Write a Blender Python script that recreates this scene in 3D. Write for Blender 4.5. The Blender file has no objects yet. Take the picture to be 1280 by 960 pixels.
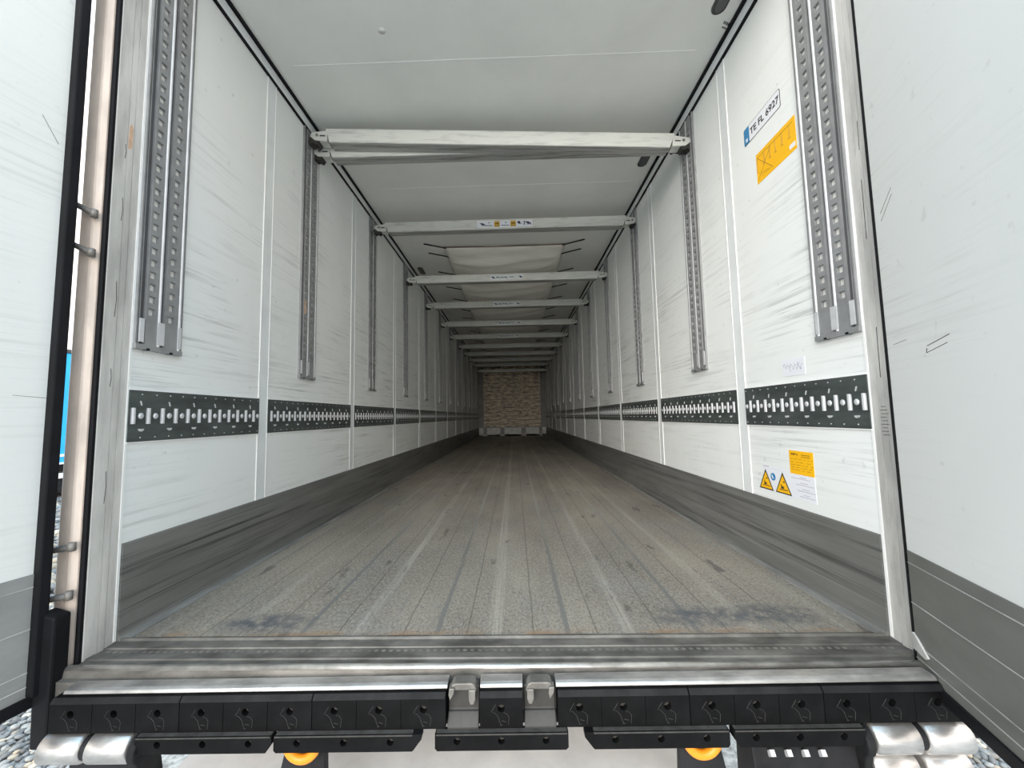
import bpy, bmesh, math, random
from mathutils import Vector, Matrix
S = bpy.context.scene
COL = S.collection
random.seed(7)
PI = math.pi
# ------------------------------------------------------------------ camera
F = 500.0; PPX, PPY = 631.0, 480.0; VX, VY = 643.0, 520.5; ROLL = math.radians(1.2)
dY = Vector((VX - PPX, PPY - VY, -F)).normalized()
z0 = Vector((-math.sin(ROLL), math.cos(ROLL), 0)); dZ = (z0 - dY * z0.dot(dY)).normalized(); dX = dY.cross(dZ)
cam = bpy.data.cameras.new('camera'); camo = bpy.data.objects.new('camera', cam); COL.objects.link(camo)
R3 = Matrix(((dX[0], dX[1], dX[2]), (dY[0], dY[1], dY[2]), (dZ[0], dZ[1], dZ[2])))
camo.matrix_world = Matrix.Translation((0.077, 0, 0.70)) @ R3.to_4x4()
cam.sensor_width = 36; cam.sensor_fit = 'HORIZONTAL'; cam.lens = 36 * F / 1280
cam.shift_x = (640 - PPX) / 1280; cam.clip_start = 0.02; cam.clip_end = 400
S.camera = camo
# ------------------------------------------------------------------ sky, sun, exposure
SKY, SUN, EXPO = 0.94, 1.75, 1.42
S.view_settings.view_transform = 'Standard'; S.view_settings.look = 'None'
S.view_settings.gamma = 1; S.view_settings.use_curve_mapping = False; S.view_settings.exposure = EXPO
S.cycles.max_bounces = 12; S.cycles.diffuse_bounces = 8; S.cycles.glossy_bounces = 4
S.cycles.sample_clamp_indirect = 8
w = bpy.data.worlds.new('sky'); S.world = w; w.use_nodes = True
nt = w.node_tree; nt.nodes.clear()
def N(t, ty, **kw):
    n = t.nodes.new(ty)
    for k, v in kw.items():
        if k in n.inputs.keys(): n.inputs[k].default_value = v
        else: setattr(n, k, v)
    return n
tc = N(nt, 'ShaderNodeTexCoord'); mp = N(nt, 'ShaderNodeMapping'); mp.inputs['Scale'].default_value = (1, 1, 2.2)
mp.inputs['Location'].default_value = (0.35, 0.1, 0.0)
no = N(nt, 'ShaderNodeTexNoise', Scale=2.1, Detail=5.0, Roughness=0.55)
cr = N(nt, 'ShaderNodeValToRGB'); cr.color_ramp.elements[0].position = 0.34; cr.color_ramp.elements[1].position = 0.47
cr.color_ramp.elements[0].color = (0.52, 0.78, 1.0, 1); cr.color_ramp.elements[1].color = (1.0, 0.945, 0.89, 1)
bg = N(nt, 'ShaderNodeBackground', Strength=SKY); ow = N(nt, 'ShaderNodeOutputWorld')
L = nt.links.new
L(tc.outputs['Generated'], mp.inputs[0]); L(mp.outputs[0], no.inputs[0]); sz = N(nt, 'ShaderNodeSeparateXYZ'); L(tc.outputs['Generated'], sz.inputs[0])
m1 = N(nt, 'ShaderNodeMath'); m1.operation = 'MULTIPLY_ADD'; L(sz.outputs[2], m1.inputs[0]); m1.inputs[1].default_value = -2.6; m1.inputs[2].default_value = 1.56
m2 = N(nt, 'ShaderNodeMath'); m2.operation = 'MULTIPLY_ADD'; L(no.outputs[0], m2.inputs[0]); m2.inputs[1].default_value = .8; L(m1.outputs[0], m2.inputs[2])
L(m2.outputs[0], cr.inputs[0]); L(cr.outputs[0], bg.inputs[0]); L(bg.outputs[0], ow.inputs[0])

sl_ = bpy.data.lights.new('hazy_sun', 'SUN'); sl_.energy = SUN; sl_.angle = math.radians(60); sl_.color = (1, .955, .89)
so_ = bpy.data.objects.new('hazy_sun', sl_); COL.objects.link(so_); so_.location = (-3, -11, 4)
so_.rotation_euler = Vector((-.35, -.90, .24)).to_track_quat('Z', 'Y').to_euler()
# ------------------------------------------------------------------ materials
def mat(name, col, rough=0.5, metal=0.0, var=0.12, nscale=6.0, scl=(1, 1, 1), bump=0.0, bscale=60.0, col2=None, lo=0.35, hi=0.65):
    m = bpy.data.materials.new(name); m.use_nodes = True; t = m.node_tree; b = t.nodes['Principled BSDF']
    b.inputs['Roughness'].default_value = rough; b.inputs['Metallic'].default_value = metal
    tc = N(t, 'ShaderNodeTexCoord'); mp = N(t, 'ShaderNodeMapping'); mp.inputs['Scale'].default_value = scl
    t.links.new(tc.outputs['Object'], mp.inputs[0])
    n = N(t, 'ShaderNodeTexNoise', Scale=nscale, Detail=6.0, Roughness=0.6); t.links.new(mp.outputs[0], n.inputs[0])
    r = N(t, 'ShaderNodeValToRGB'); r.color_ramp.elements[0].position = lo; r.color_ramp.elements[1].position = hi
    c2 = col2 or tuple(c * (1 - var) for c in col)
    r.color_ramp.elements[0].color = (*c2, 1); r.color_ramp.elements[1].color = (*[min(1, c * (1 + var * .5)) for c in col], 1)
    t.links.new(n.outputs[0], r.inputs[0]); t.links.new(r.outputs[0], b.inputs['Base Color'])
    if bump:
        n2 = N(t, 'ShaderNodeTexNoise', Scale=bscale, Detail=3.0); t.links.new(mp.outputs[0], n2.inputs[0])
        bp = N(t, 'ShaderNodeBump', Strength=bump, Distance=0.01); t.links.new(n2.outputs[0], bp.inputs['Height']); t.links.new(bp.outputs[0], b.inputs['Normal'])
    m['ramp'] = r.name
    return m
def mix(t, fac, a, b, mode='MIX'):
    n = t.nodes.new('ShaderNodeMix'); n.data_type = 'RGBA'; n.blend_type = mode
    for i, v in ((0, fac), (6, a), (7, b)):
        if isinstance(v, (int, float)): n.inputs[i].default_value = v
        elif isinstance(v, tuple): n.inputs[i].default_value = (*v, 1)
        else: t.links.new(v, n.inputs[i])
    return n.outputs[2]
def math_(t, op, a, b=None, c=None, clamp=False):
    n = t.nodes.new('ShaderNodeMath'); n.operation = op; n.use_clamp = clamp
    for i, v in enumerate((a, b, c)):
        if v is None: continue
        if isinstance(v, (int, float)): n.inputs[i].default_value = v
        else: t.links.new(v, n.inputs[i])
    return n.outputs[0]
def ramp(t, v, a, b):
    n = t.nodes.new('ShaderNodeMapRange'); n.inputs[1].default_value = a; n.inputs[2].default_value = b
    t.links.new(v, n.inputs[0]); return n.outputs[0]
def noise(t, co, scl, sc=1.0, det=6.0, rough=0.6, rot=(0, 0, 0)):
    mp = N(t, 'ShaderNodeMapping'); mp.inputs['Scale'].default_value = scl; mp.inputs['Rotation'].default_value = rot
    t.links.new(co, mp.inputs[0]); n = N(t, 'ShaderNodeTexNoise', Scale=sc, Detail=det, Roughness=rough); t.links.new(mp.outputs[0], n.inputs[0]); return n.outputs[0]

def wall_mat(name, base, streak, zmid=1.05, zw=0.85, amount=0.6, rot=0.06):
    m = bpy.data.materials.new(name); m.use_nodes = True; t = m.node_tree; b = t.nodes['Principled BSDF']
    tc = N(t, 'ShaderNodeTexCoord'); co = tc.outputs['Object']; sp = N(t, 'ShaderNodeSeparateXYZ'); t.links.new(co, sp.inputs[0])
    z = sp.outputs[2]
    big = noise(t, co, (1, 1, 1), 1.4, 4)
    s1 = ramp(t, noise(t, co, (1, 1.5, 60), 1.0, 5, .62, (rot, 0, 0)), .51, .67)
    s2 = ramp(t, noise(t, co, (1, 3.4, 170), 1.0, 4, .62, (-rot, 0, 0)), .58, .72)
    st = math_(t, 'ADD', math_(t, 'MULTIPLY', s1, .55), math_(t, 'MULTIPLY', s2, .7), clamp=True)
    patch = ramp(t, noise(t, co, (1, 1.2, 2.0), 1.5, 3), .38, .68)
    zf = math_(t, 'SUBTRACT', 1.0, math_(t, 'DIVIDE', math_(t, 'ABSOLUTE', math_(t, 'SUBTRACT', z, zmid)), zw), clamp=True)
    zf = math_(t, 'POWER', zf, .6)
    f = math_(t, 'MULTIPLY', math_(t, 'MULTIPLY', st, patch), math_(t, 'MULTIPLY', zf, amount), clamp=True)
    c0 = mix(t, ramp(t, big, .3, .7), tuple(x * .95 for x in base), base)
    c1 = mix(t, f, c0, streak)
    sp2 = ramp(t, noise(t, co, (1, 1, 1), 26.0, 2, .4), .70, .76)
    c2 = mix(t, math_(t, 'MULTIPLY', sp2, .22), c1, streak)
    t.links.new(c2, b.inputs['Base Color']); b.inputs['Roughness'].default_value = .62; b.inputs['Specular IOR Level'].default_value = .3
    n2 = noise(t, co, (1, 1, 1), 90, 2); bp = N(t, 'ShaderNodeBump', Strength=.05, Distance=.005); t.links.new(n2, bp.inputs['Height']); t.links.new(bp.outputs[0], b.inputs['Normal'])
    return m
def skirt_mat():
    m = bpy.data.materials.new('grey_kick_plate'); m.use_nodes = True; t = m.node_tree; b = t.nodes['Principled BSDF']
    co = N(t, 'ShaderNodeTexCoord').outputs['Object']
    d = ramp(t, noise(t, co, (1, .9, 45), 1.0, 6, .65), .50, .68); l = ramp(t, noise(t, co, (1, .7, 70), 1.3, 5, .6, (.02, 0, 0)), .58, .72)
    bg_ = noise(t, co, (1, .6, 5), 2.0, 4)
    c = mix(t, ramp(t, bg_, .3, .7), (.13, .13, .122), (.20, .20, .188))
    c = mix(t, math_(t, 'MULTIPLY', d, .8), c, (.038, .038, .038)); c = mix(t, math_(t, 'MULTIPLY', l, .4), c, (.27, .27, .26))
    d2_ = ramp(t, noise(t, co, (1, .55, 130), 1.0, 4, .6, (.015, 0, 0)), .60, .68); c = mix(t, math_(t, 'MULTIPLY', d2_, .8), c, (.03, .03, .03))
    t.links.new(c, b.inputs['Base Color']); b.inputs['Roughness'].default_value = .5
    return m
def floor_mat():
    m = bpy.data.materials.new('ribbed_floor'); m.use_nodes = True; t = m.node_tree; b = t.nodes['Principled BSDF']
    co = N(t, 'ShaderNodeTexCoord').outputs['Object']; sp = N(t, 'ShaderNodeSeparateXYZ'); t.links.new(co, sp.inputs[0]); x, y = sp.outputs[0], sp.outputs[1]
    big = noise(t, co, (1.3, .5, 1), 1.6, 5); fine = noise(t, co, (1, .5, 1), 95, 3, .7); lon = noise(t, co, (30, .5, 1), 1.0, 5, .65)
    spk = noise(t, co, (1, .6, 1), 150, 2, .5)
    c = mix(t, ramp(t, big, .34, .66), (.185, .163, .138), (.385, .345, .285))
    c = mix(t, math_(t, 'MULTIPLY', ramp(t, noise(t, co, (1.1, .7, 1), 2.6, 4), .50, .66), .5), c, (.24, .245, .245))
    c = mix(t, ramp(t, lon, .55, .72), c, (.20, .20, .195))
    c = mix(t, math_(t, 'MULTIPLY', ramp(t, fine, .40, .64), .6), c, (.45, .41, .35))
    c = mix(t, math_(t, 'MULTIPLY', ramp(t, spk, .52, .66), .6), c, (.10, .09, .08))
    wob = math_(t, 'MULTIPLY', math_(t, 'SUBTRACT', noise(t, co, (1, 3, 1), 1.5, 3), .5), .012)
    xw = math_(t, 'ADD', x, wob)
    def band(x0, hw, soft=.004):
        d = math_(t, 'ABSOLUTE', math_(t, 'SUBTRACT', xw, x0)); return ramp(t, d, hw + soft, hw)
    br = noise(t, co, (40, 1.1, 1), 1.0, 5, .7)
    for x0, hw, a in ((0.0, .016, .75), (-.45, .014, .6), (.435, .014, .6), (-.87, .012, .5), (.84, .012, .55), (1.13, .01, .3), (-1.13, .01, .3)):
        c = mix(t, math_(t, 'MULTIPLY', math_(t, 'MULTIPLY', math_(t, 'MULTIPLY', band(x0, hw, .012), ramp(t, br, .30, .62)), ramp(t, noise(t, co, (160, .6, 1), 1.0, 3, .6), .38, .56)), a), c, (.52, .49, .44))
    far = ramp(t, y, 2.3, 3.3)
    for x0 in (-.19, .236, .655, -.64):
        bb = band(x0, .007, .003)
        c = mix(t, math_(t, 'MULTIPLY', math_(t, 'MULTIPLY', bb, ramp(t, br, .25, .5)), .8), c, (.17, .175, .17))
        c = mix(t, math_(t, 'MULTIPLY', math_(t, 'MULTIPLY', bb, far), .55), c, (.47, .45, .42))
    for x0 in (-.09, .125, .33, -.30, -.52, .54, -.75, .75, .96, -.97):
        c = mix(t, math_(t, 'MULTIPLY', band(x0, .0015, .002), .55), c, (.08, .075, .07))
    # rusty dirt line and blue-grey tyre scuffs by the threshold
    d = ramp(t, math_(t, 'ABSOLUTE', math_(t, 'SUBTRACT', y, 1.345)), .05, .0)
    c = mix(t, math_(t, 'MULTIPLY', d, ramp(t, noise(t, co, (3, 12, 1), 2, 4), .45, .65)), c, (.36, .22, .12))
    for x0, y0 in ((-.80, 1.43), (.95, 1.47), (.7, 1.46)):
        dx = math_(t, 'MULTIPLY', math_(t, 'SUBTRACT', x, x0), 5.0); dy = math_(t, 'MULTIPLY', math_(t, 'SUBTRACT', y, y0), 12.0)
        e = math_(t, 'ADD', math_(t, 'POWER', math_(t, 'ABSOLUTE', dx), 2.0), math_(t, 'POWER', math_(t, 'ABSOLUTE', dy), 2.0))
        c = mix(t, math_(t, 'MULTIPLY', ramp(t, e, 1.0, .1), ramp(t, noise(t, co, (1, 1, 1), 22, 4), .36, .6)), c, (.11, .115, .125))
    # small dark stains
    stn = ramp(t, noise(t, co, (1.6, .45, 1), 7.5, 3, .5), .655, .70)
    c = mix(t, math_(t, 'MULTIPLY', stn, .6), c, (.09, .085, .08))
    t.links.new(c, b.inputs['Base Color']); b.inputs['Roughness'].default_value = .62; b.inputs['Metallic'].default_value = .15
    wv = N(t, 'ShaderNodeTexWave', Scale=60.0, Distortion=.4); wv.bands_direction = 'X'; t.links.new(co, wv.inputs[0])
    h = math_(t, 'ADD', wv.outputs[1], math_(t, 'MULTIPLY', fine, 1.2))
    bp = N(t, 'ShaderNodeBump', Strength=.35, Distance=.004); t.links.new(h, bp.inputs['Height']); t.links.new(bp.outputs[0], b.inputs['Normal'])
    return m
M = {}
M['hng'] = mat('grimy_hinge_steel', (.16, .15, .14), .55, .2, var=.4, nscale=30)
M['chip'] = mat('bare_primer_patch', (.62, .42, .30), .6, 0, var=.15, nscale=40)
M['edgeline'] = mat('pale_line', (.46, .46, .44), .5, 0, var=.4, nscale=9)
M['edge'] = mat('grey_floor_edge', (.30, .295, .28), .55, .1, var=.3, nscale=6, scl=(3, .6, 1))
M['wall'] = wall_mat('white_wall_panel', (.85, .87, .86), (.25, .25, .24), 1.1, 1.25, 1.0)
M['door'] = wall_mat('white_door_panel', (.79, .80, .78), (.42, .42, .39), 1.1, 1.6, .6, .35)
M['ceil'] = mat('white_ceiling', (.83, .83, .80), .5, var=.05, nscale=2)
M['skirt'] = skirt_mat()
M['floor'] = floor_mat()
M['strip'] = mat('joint_strip_white', (.80, .83, .84), .45, var=.08, nscale=5)
M['bead'] = mat('white_sealant', (.88, .88, .87), .5, var=.03)
M['alu'] = mat('weathered_aluminium', (.66, .645, .62), .48, .25, var=.26, nscale=5, scl=(3, 3, .6), bump=.04)
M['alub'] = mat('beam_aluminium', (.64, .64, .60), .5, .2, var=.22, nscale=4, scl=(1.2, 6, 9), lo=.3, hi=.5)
M['alud'] = mat('scuffed_shaded_underside', (.36, .355, .34), .55, .2, var=.45, nscale=4, scl=(.8, 14, 9), lo=.35, hi=.6)  # scuff streaks, with the underside's shade also darkened into the base colour
M['warm'] = mat('anodised_warm_reflection', (.72, .61, .53), .55, .1, var=.22, nscale=6, scl=(3, 3, .7))  # pinkish reflection on the anodised aluminium painted into its base colour
M['galv'] = mat('galvanised_rail', (.33, .335, .34), .5, .3, var=.15, nscale=12)
M['galvd'] = mat('dark_channel', (.10, .10, .105), .4, .4, var=.1)
M['bright'] = mat('bright_metal', (.74, .75, .77), .42, .35, var=.1, nscale=20)
M['pale'] = mat('pale_backing', (.74, .74, .71), .55, 0, var=.1, nscale=9)
M['lash'] = mat('dark_zinc_plate', (.115, .135, .130), .36, .5, var=.3, nscale=9, scl=(1, .6, 2.5))
M['steel'] = mat('worn_steel', (.62, .60, .58), .36, .8, var=.35, nscale=7, scl=(1.2, 3, 3), bump=.06, bscale=30)
M['sill'] = mat('dirty_steel_threshold', (.165, .155, .14), .55, .3, var=.5, nscale=5, scl=(1.5, 3, 3), bump=.08)
M['lip'] = mat('polished_steel_lip', (.70, .67, .63), .32, .75, var=.35, nscale=6, scl=(2, 4, 4))
M['rubber'] = mat('black_rubber', (.0065, .0065, .007), .6, 0, var=.45, nscale=9, bump=.1, bscale=50)
M['rubedge'] = mat('scuffed_rubber_edge', (.022, .022, .023), .6, 0, var=.4, nscale=14)
M['seal'] = mat('black_seal', (.012, .012, .014), .5, 0, var=.2)
M['cast'] = mat('grey_casting', (.042, .040, .037), .6, .15, var=.35, nscale=10, bump=.1)
M['castb'] = mat('worn_casting_edge', (.24, .225, .205), .5, .4, var=.4, nscale=14)
M['orange'] = mat('orange_paint', (.86, .30, .015), .38, 0, var=.12, nscale=14)
M['yellow'] = mat('yellow_sticker', (.98, .52, .01), .45, 0, var=.03)
M['white'] = mat('white_sticker', (.84, .85, .90), .4, 0, var=.02)
M['blue'] = mat('blue_print', (.03, .22, .45), .4, 0, var=.05)
M['navy'] = mat('navy_print', (.02, .025, .07), .4, 0, var=.05)
M['ink'] = mat('black_print', (.02, .02, .02), .5, 0, var=.05)
M['inky'] = mat('brown_line_print', (.30, .14, .01), .5, 0, var=.05)
M['mauve'] = mat('pen_scribble', (.30, .27, .36), .5, 0, var=.1)
M['gold'] = mat('dull_yellow_pictogram', (.72, .46, .08), .5, 0, var=.15, nscale=60)
M['whitep'] = mat('white_painted_steel', (.82, .82, .82), .45, 0, var=.12, nscale=6)
M['blackp'] = mat('black_painted_steel', (.025, .025, .027), .45, .2, var=.4, nscale=9)
M['canvas'] = mat('grey_white_canvas', (.90, .87, .80), .8, 0, var=.12, nscale=4, scl=(.4, 3, 3))
M['hem'] = mat('brown_hem', (.20, .13, .10), .8)
M['bulk'] = mat('scuffed_bulkhead_panel', (.86, .74, .58), .6, 0, var=.2, nscale=5, scl=(1, 1, 3.0), col2=(.30, .25, .19), lo=.36, hi=.60)
M['bulkf'] = mat('bulkhead_frame_white', (.30, .30, .29), .55, 0, var=.2)
M['bulkb'] = mat('bulkhead_foot_white', (.78, .77, .74), .55, 0, var=.2)
M['truckblue'] = mat('bright_blue_tarpaulin', (.0, .42, .92), .45, 0, var=.08)
M['cover'] = mat('lamp_lens_dark', (.03, .03, .032), .3, 0, var=.3)
M['gravel'] = mat('grey_gravel_ground', (.38, .37, .35), .9, 0, var=.5, nscale=28, bump=.5, bscale=34, hi=.6)
M['boltm'] = mat('recessed_bolt', (.085, .08, .072), .5, .2, var=.4, nscale=60)
M['worn'] = mat('worn_grey_scuff', (.055, .053, .05), .6, 0, var=.3, nscale=30)
for k_ in ('rubber', 'rubedge', 'seal', 'blackp', 'worn'): M[k_].node_tree.nodes['Principled BSDF'].inputs['Specular IOR Level'].default_value = .10
def stone_mat():
    m = bpy.data.materials.new('river_stones'); m.use_nodes = True; t = m.node_tree; b = t.nodes['Principled BSDF']
    g = N(t, 'ShaderNodeNewGeometry'); r = N(t, 'ShaderNodeValToRGB'); el = r.color_ramp.elements
    el[0].color = (.11, .11, .11, 1); el[1].color = (.60, .56, .48, 1); el[1].position = 1.0
    for p, c in ((.25, (.20, .20, .20, 1)), (.5, (.34, .335, .32, 1)), (.7, (.13, .135, .14, 1)), (.85, (.46, .37, .27, 1))):
        e = el.new(p); e.color = c
    t.links.new(g.outputs['Random Per Island'], r.inputs[0]); t.links.new(r.outputs[0], b.inputs['Base Color']); b.inputs['Roughness'].default_value = .7
    return m
M['stones'] = stone_mat()

# ------------------------------------------------------------------ mesh helpers
class MB:
    def __init__(s): s.v = []; s.f = []; s.mi = []
    def add(s, vs, fs, mi=0):
        o = len(s.v); s.v += [tuple(v) for v in vs]; s.f += [tuple(i + o for i in f) for f in fs]; s.mi += [mi] * len(fs); return s
    def box(s, x0, x1, y0, y1, z0, z1, mi=0):
        v = [(x, y, z) for x in (x0, x1) for y in (y0, y1) for z in (z0, z1)]
        return s.add(v, [(0, 1, 3, 2), (4, 6, 7, 5), (0, 4, 5, 1), (2, 3, 7, 6), (0, 2, 6, 4), (1, 5, 7, 3)], mi)
    def prism(s, poly, a0, a1, axis='x', mi=0, sl=None):
        # poly in the two other axes in order (y,z) / (x,z) / (x,y)
        n = len(poly); vs = []
        for a in (a0, a1):
            for p, q in poly: vs.append({'x': (a, p, q), 'y': (p, a, q), 'z': (p, q, a)}[axis])
        fs = [tuple(range(n)), tuple(range(2 * n - 1, n - 1, -1))] + [(i, i + n, (i + 1) % n + n, (i + 1) % n) for i in range(n)]
        return s.add(vs, fs, mi)
    def cyl(s, c, r, a0, a1, axis='x', n=20, mi=0, r1=None):
        r1 = r if r1 is None else r1; vs = []
        for a, rr in ((a0, r), (a1, r1)):
            for i in range(n):
                p = c[0] + rr * math.cos(2 * PI * i / n); q = c[1] + rr * math.sin(2 * PI * i / n)
                vs.append({'x': (a, p, q), 'y': (p, a, q), 'z': (p, q, a)}[axis])
        return s.add(vs, [tuple(range(n)), tuple(range(2 * n - 1, n - 1, -1))] + [(i, i + n, (i + 1) % n + n, (i + 1) % n) for i in range(n)], mi)
    def tube(s, pts, r, n=6, mi=0, closed=False):
        P = [Vector(p) for p in pts]; m = len(P); vs = []
        for i, p in enumerate(P):
            if closed: d = P[(i + 1) % m] - P[i - 1]
            else: d = P[min(i + 1, m - 1)] - P[max(i - 1, 0)]
            d.normalize(); u = d.orthogonal() if abs(d.x) > .9 else d.cross(Vector((1, 0, 0))); u.normalize(); q = d.cross(u)
            for k in range(n): vs.append(p + r * (math.cos(2 * PI * k / n) * u + math.sin(2 * PI * k / n) * q))
        fs = []
        for i in range(m if closed else m - 1):
            j = (i + 1) % m
            for k in range(n): fs.append((i * n + k, i * n + (k + 1) % n, j * n + (k + 1) % n, j * n + k))
        if not closed: fs += [tuple(range(n - 1, -1, -1)), tuple(range((m - 1) * n, m * n))]
        return s.add(vs, fs, mi)
    def map(s, fn): s.v = [tuple(fn(*v)) for v in s.v]; return s
    def mesh(s, name, mats, smooth=False):
        me = bpy.data.meshes.new(name); me.from_pydata(s.v, [], s.f)
        for m in mats: me.materials.append(m)
        me.polygons.foreach_set('material_index', s.mi)
        bm = bmesh.new(); bm.from_mesh(me); bmesh.ops.recalc_face_normals(bm, faces=bm.faces); bm.to_mesh(me); bm.free()
        if smooth: me.polygons.foreach_set('use_smooth', [True] * len(me.polygons))
        me.update(); return me
def part(name, mb, m, parent=None, smooth=False, bevel=0, loc=None, kind=None):
    mats = m if isinstance(m, (list, tuple)) else [m]
    me = mb.mesh(name, mats, smooth) if isinstance(mb, MB) else mb
    o = bpy.data.objects.new(name, me); COL.objects.link(o)
    if parent: o.parent = parent
    if loc: o.location = loc
    if bevel:
        b = o.modifiers.new('bevel', 'BEVEL'); b.width = bevel; b.segments = 2; b.limit_method = 'ANGLE'; b.angle_limit = math.radians(40)
    if kind: o['kind'] = kind
    return o
def tag(o, label, cat, group=None):
    o['label'] = label; o['category'] = cat
    if group: o['group'] = group
    return o
def thing(name, label, cat, loc=(0, 0, 0), group=None):
    o = bpy.data.objects.new(name, None); o.empty_display_size = .05; COL.objects.link(o); o.location = loc; return tag(o, label, cat, group)
def copy_tree(o, parent=None):
    c = o.copy(); COL.objects.link(c)
    if parent: c.parent = parent
    for ch in list(o.children): copy_tree(ch, c)
    return c
def cut(me, cutters):
    # carve cylinders out of a mesh
    a = bpy.data.objects.new('tmp', me); b = bpy.data.objects.new('tmpc', cutters); COL.objects.link(a); COL.objects.link(b)
    md = a.modifiers.new('b', 'BOOLEAN'); md.operation = 'DIFFERENCE'; md.object = b; md.solver = 'EXACT'
    dg = bpy.context.evaluated_depsgraph_get(); dg.update()
    r = bpy.data.meshes.new_from_object(a.evaluated_get(dg)); bpy.data.objects.remove(a); bpy.data.objects.remove(b); return r
ORD = ['first', 'second', 'third', 'fourth', 'fifth', 'sixth', 'seventh', 'eighth', 'ninth', 'tenth', 'eleventh', 'twelfth', 'thirteenth']

# ------------------------------------------------------------------ the trailer shell
W = 1.23; H = 2.65; YR = 1.32; YF = 14.65
part('floor', MB().box(-W - .06, W + .06, 1.335, YF + .1, -.10, 0), M['floor'], kind='structure')
cb = MB().box(-W - .06, W + .06, 1.25, YF + .1, H, H + .08)
ceil = part('ceiling', cb, M['ceil'], kind='structure')
cs = MB()
for k in range(11): cs.box(-1.1, 1.1, 2.03 + 1.205 * k - .002, 2.03 + 1.205 * k + .002, H - .0015, H + .01)
part('joint_seam', cs, M['bead'], ceil)
part('dent', MB().cyl((-.55, 1.85), .020, H - .001, H + .01, 'z', 20, r1=.012), M['ceil'], ceil, True)
JOINT = [2.05 + 1.143 * k for k in range(11)]
for s, nm in ((-1, 'left'), (1, 'right')):
    wl = part('wall_' + nm, MB().box(s * W, s * (W + .06), YR, YF + .1, -.10, H), M['wall'], kind='structure')
    for yj in JOINT:
        part('joint_strip', MB().box(s * (W - .002), s * (W + .01), yj - .036, yj + .036, .0, H - .07), M['strip'], wl)
        bd = MB()
        for e in (-.037, .037): bd.box(s * (W - .004), s * (W + .01), yj + e - .0022, yj + e + .0022, .0, H - .07)
        part('sealant_bead', bd, M['bead'], wl)
    # kick plate with a coved foot
    pr = [(s * (W + .01), .305), (s * (W - .004), .305), (s * (W - .006), .300), (s * (W - .006), .022), (s * (W - .008), .010), (s * (W - .013), .003), (s * (W - .014), -.002), (s * (W + .01), -.002)]
    bb = part('baseboard_' + nm, MB().prism(pr, YR + .01, YF, 'y'), M['skirt'], kind='structure')
    part('edge_strip', MB().box(s * (W - .040), s * (W - .012), 1.34, YF, -.002, .004), M['edge'], bb)
    tr = part('trim_%d' % (1 if s < 0 else 2), MB().box(s * (W - .012), s * (W + .01), YR, YF, H - .068, H), M['strip'], kind='structure')
    part('seal', MB().box(s * (W - .03), s * (W + .01), YR, YF, H - .010, H + .005), M['seal'], tr)
    part('seal', MB().box(s * (W - .015), s * (W + .01), YR, YF, H - .074, H - .067), M['seal'], tr)

q = MB()
for k in range(7): q.box(1.168 + k * .009, 1.174 + k * .009, 1.872 + k * .004, 1.886 + k * .004, H - .0008, H + .001); q.box(1.172 + k * .007, 1.177 + k * .007, 1.90 + k * .003, 1.908 + k * .003, H - .0008, H + .001)
part('worn_print', q, M['ink'], ceil)
# front bulkhead at the far end
fw = part('wall_front', MB().box(-W - .05, W + .05, YF, YF + .1, -.05, H), M['bulkf'], kind='structure')
part('panel', MB().box(-1.04, 1.04, YF - .04, YF + .01, .33, 2.62), M['bulk'], fw)
pl = MB()
for i in range(15): pl.box(-1.04, 1.04, YF - .043, YF, .42 + i * .15, .428 + i * .15)
part('batten_line', pl, M['ink'], fw)
ft = MB().box(-W + .02, W - .02, YF - .12, YF, .0, .06)
for x0, x1 in ((-1.21, -1.06), (-.92, -.44), (-.29, .32), (.48, .95), (1.08, 1.21)): ft.box(x0, x1, YF - .12, YF, .0, .30)
part('foot_block', ft, M['bulkb'], fw)
sl = MB()
for x in (-.36, .40): sl.box(x - .06, x + .06, YF - .05, YF, .30, 2.6)
part('upright', sl, M['bulk'], fw)

# rear frame posts
def post(s, n):
    P = [(1.228, 1.318), (1.228, 1.292), (1.232, 1.2915), (1.232, 1.2895), (1.228, 1.289), (1.228, 1.270), (1.232, 1.2695), (1.232, 1.2675), (1.228, 1.267), (1.228, 1.228), (1.231, 1.220), (1.237, 1.217), (1.2375, 1.25), (1.262, 1.25), (1.2625, 1.214), (1.268, 1.208), (1.280, 1.209), (1.2805, 1.211), (1.2825, 1.211), (1.283, 1.209), (1.302, 1.208), (1.312, 1.216), (1.312, 1.318)]
    o = part('trim_%d' % n, MB().prism([(s * x, y) for x, y in P], -.06, H, 'z'), [M['alu']], kind='structure')
    face = [(1.2435, 1.235), (1.2500, 1.218), (1.262, 1.2080), (1.268, 1.2062), (1.302, 1.2062), (1.3135, 1.215), (1.3135, 1.29), (1.312, 1.29), (1.312, 1.216), (1.302, 1.208), (1.268, 1.208)]
    part('rear_face', MB().prism([(s * x, y) for x, y in face], -.04, H, 'z'), M['warm'], o)
    part('seal', MB().prism([(s * x, y) for x, y in ((1.238, 1.25), (1.238, 1.2185), (1.2285, 1.2245), (1.2288, 1.216), (1.233, 1.2125), (1.240, 1.2135), (1.243, 1.221), (1.243, 1.25))], -.03, H, 'z'), M['seal'], o)
    part('edge_bead', MB().box(s * 1.2265, s * 1.24, 1.317, 1.325, .0, H), M['bead'], o)
    return o
lp_ = post(-1, 3); pr_ = post(1, 4)
part('paint_chip', MB().prism([(1.2705, 1.640), (1.284, 1.648), (1.286, 1.72), (1.279, 1.735), (1.272, 1.722)], -1.2285, -1.2270, 'x'), M['chip'], lp_)
q = MB()
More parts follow.
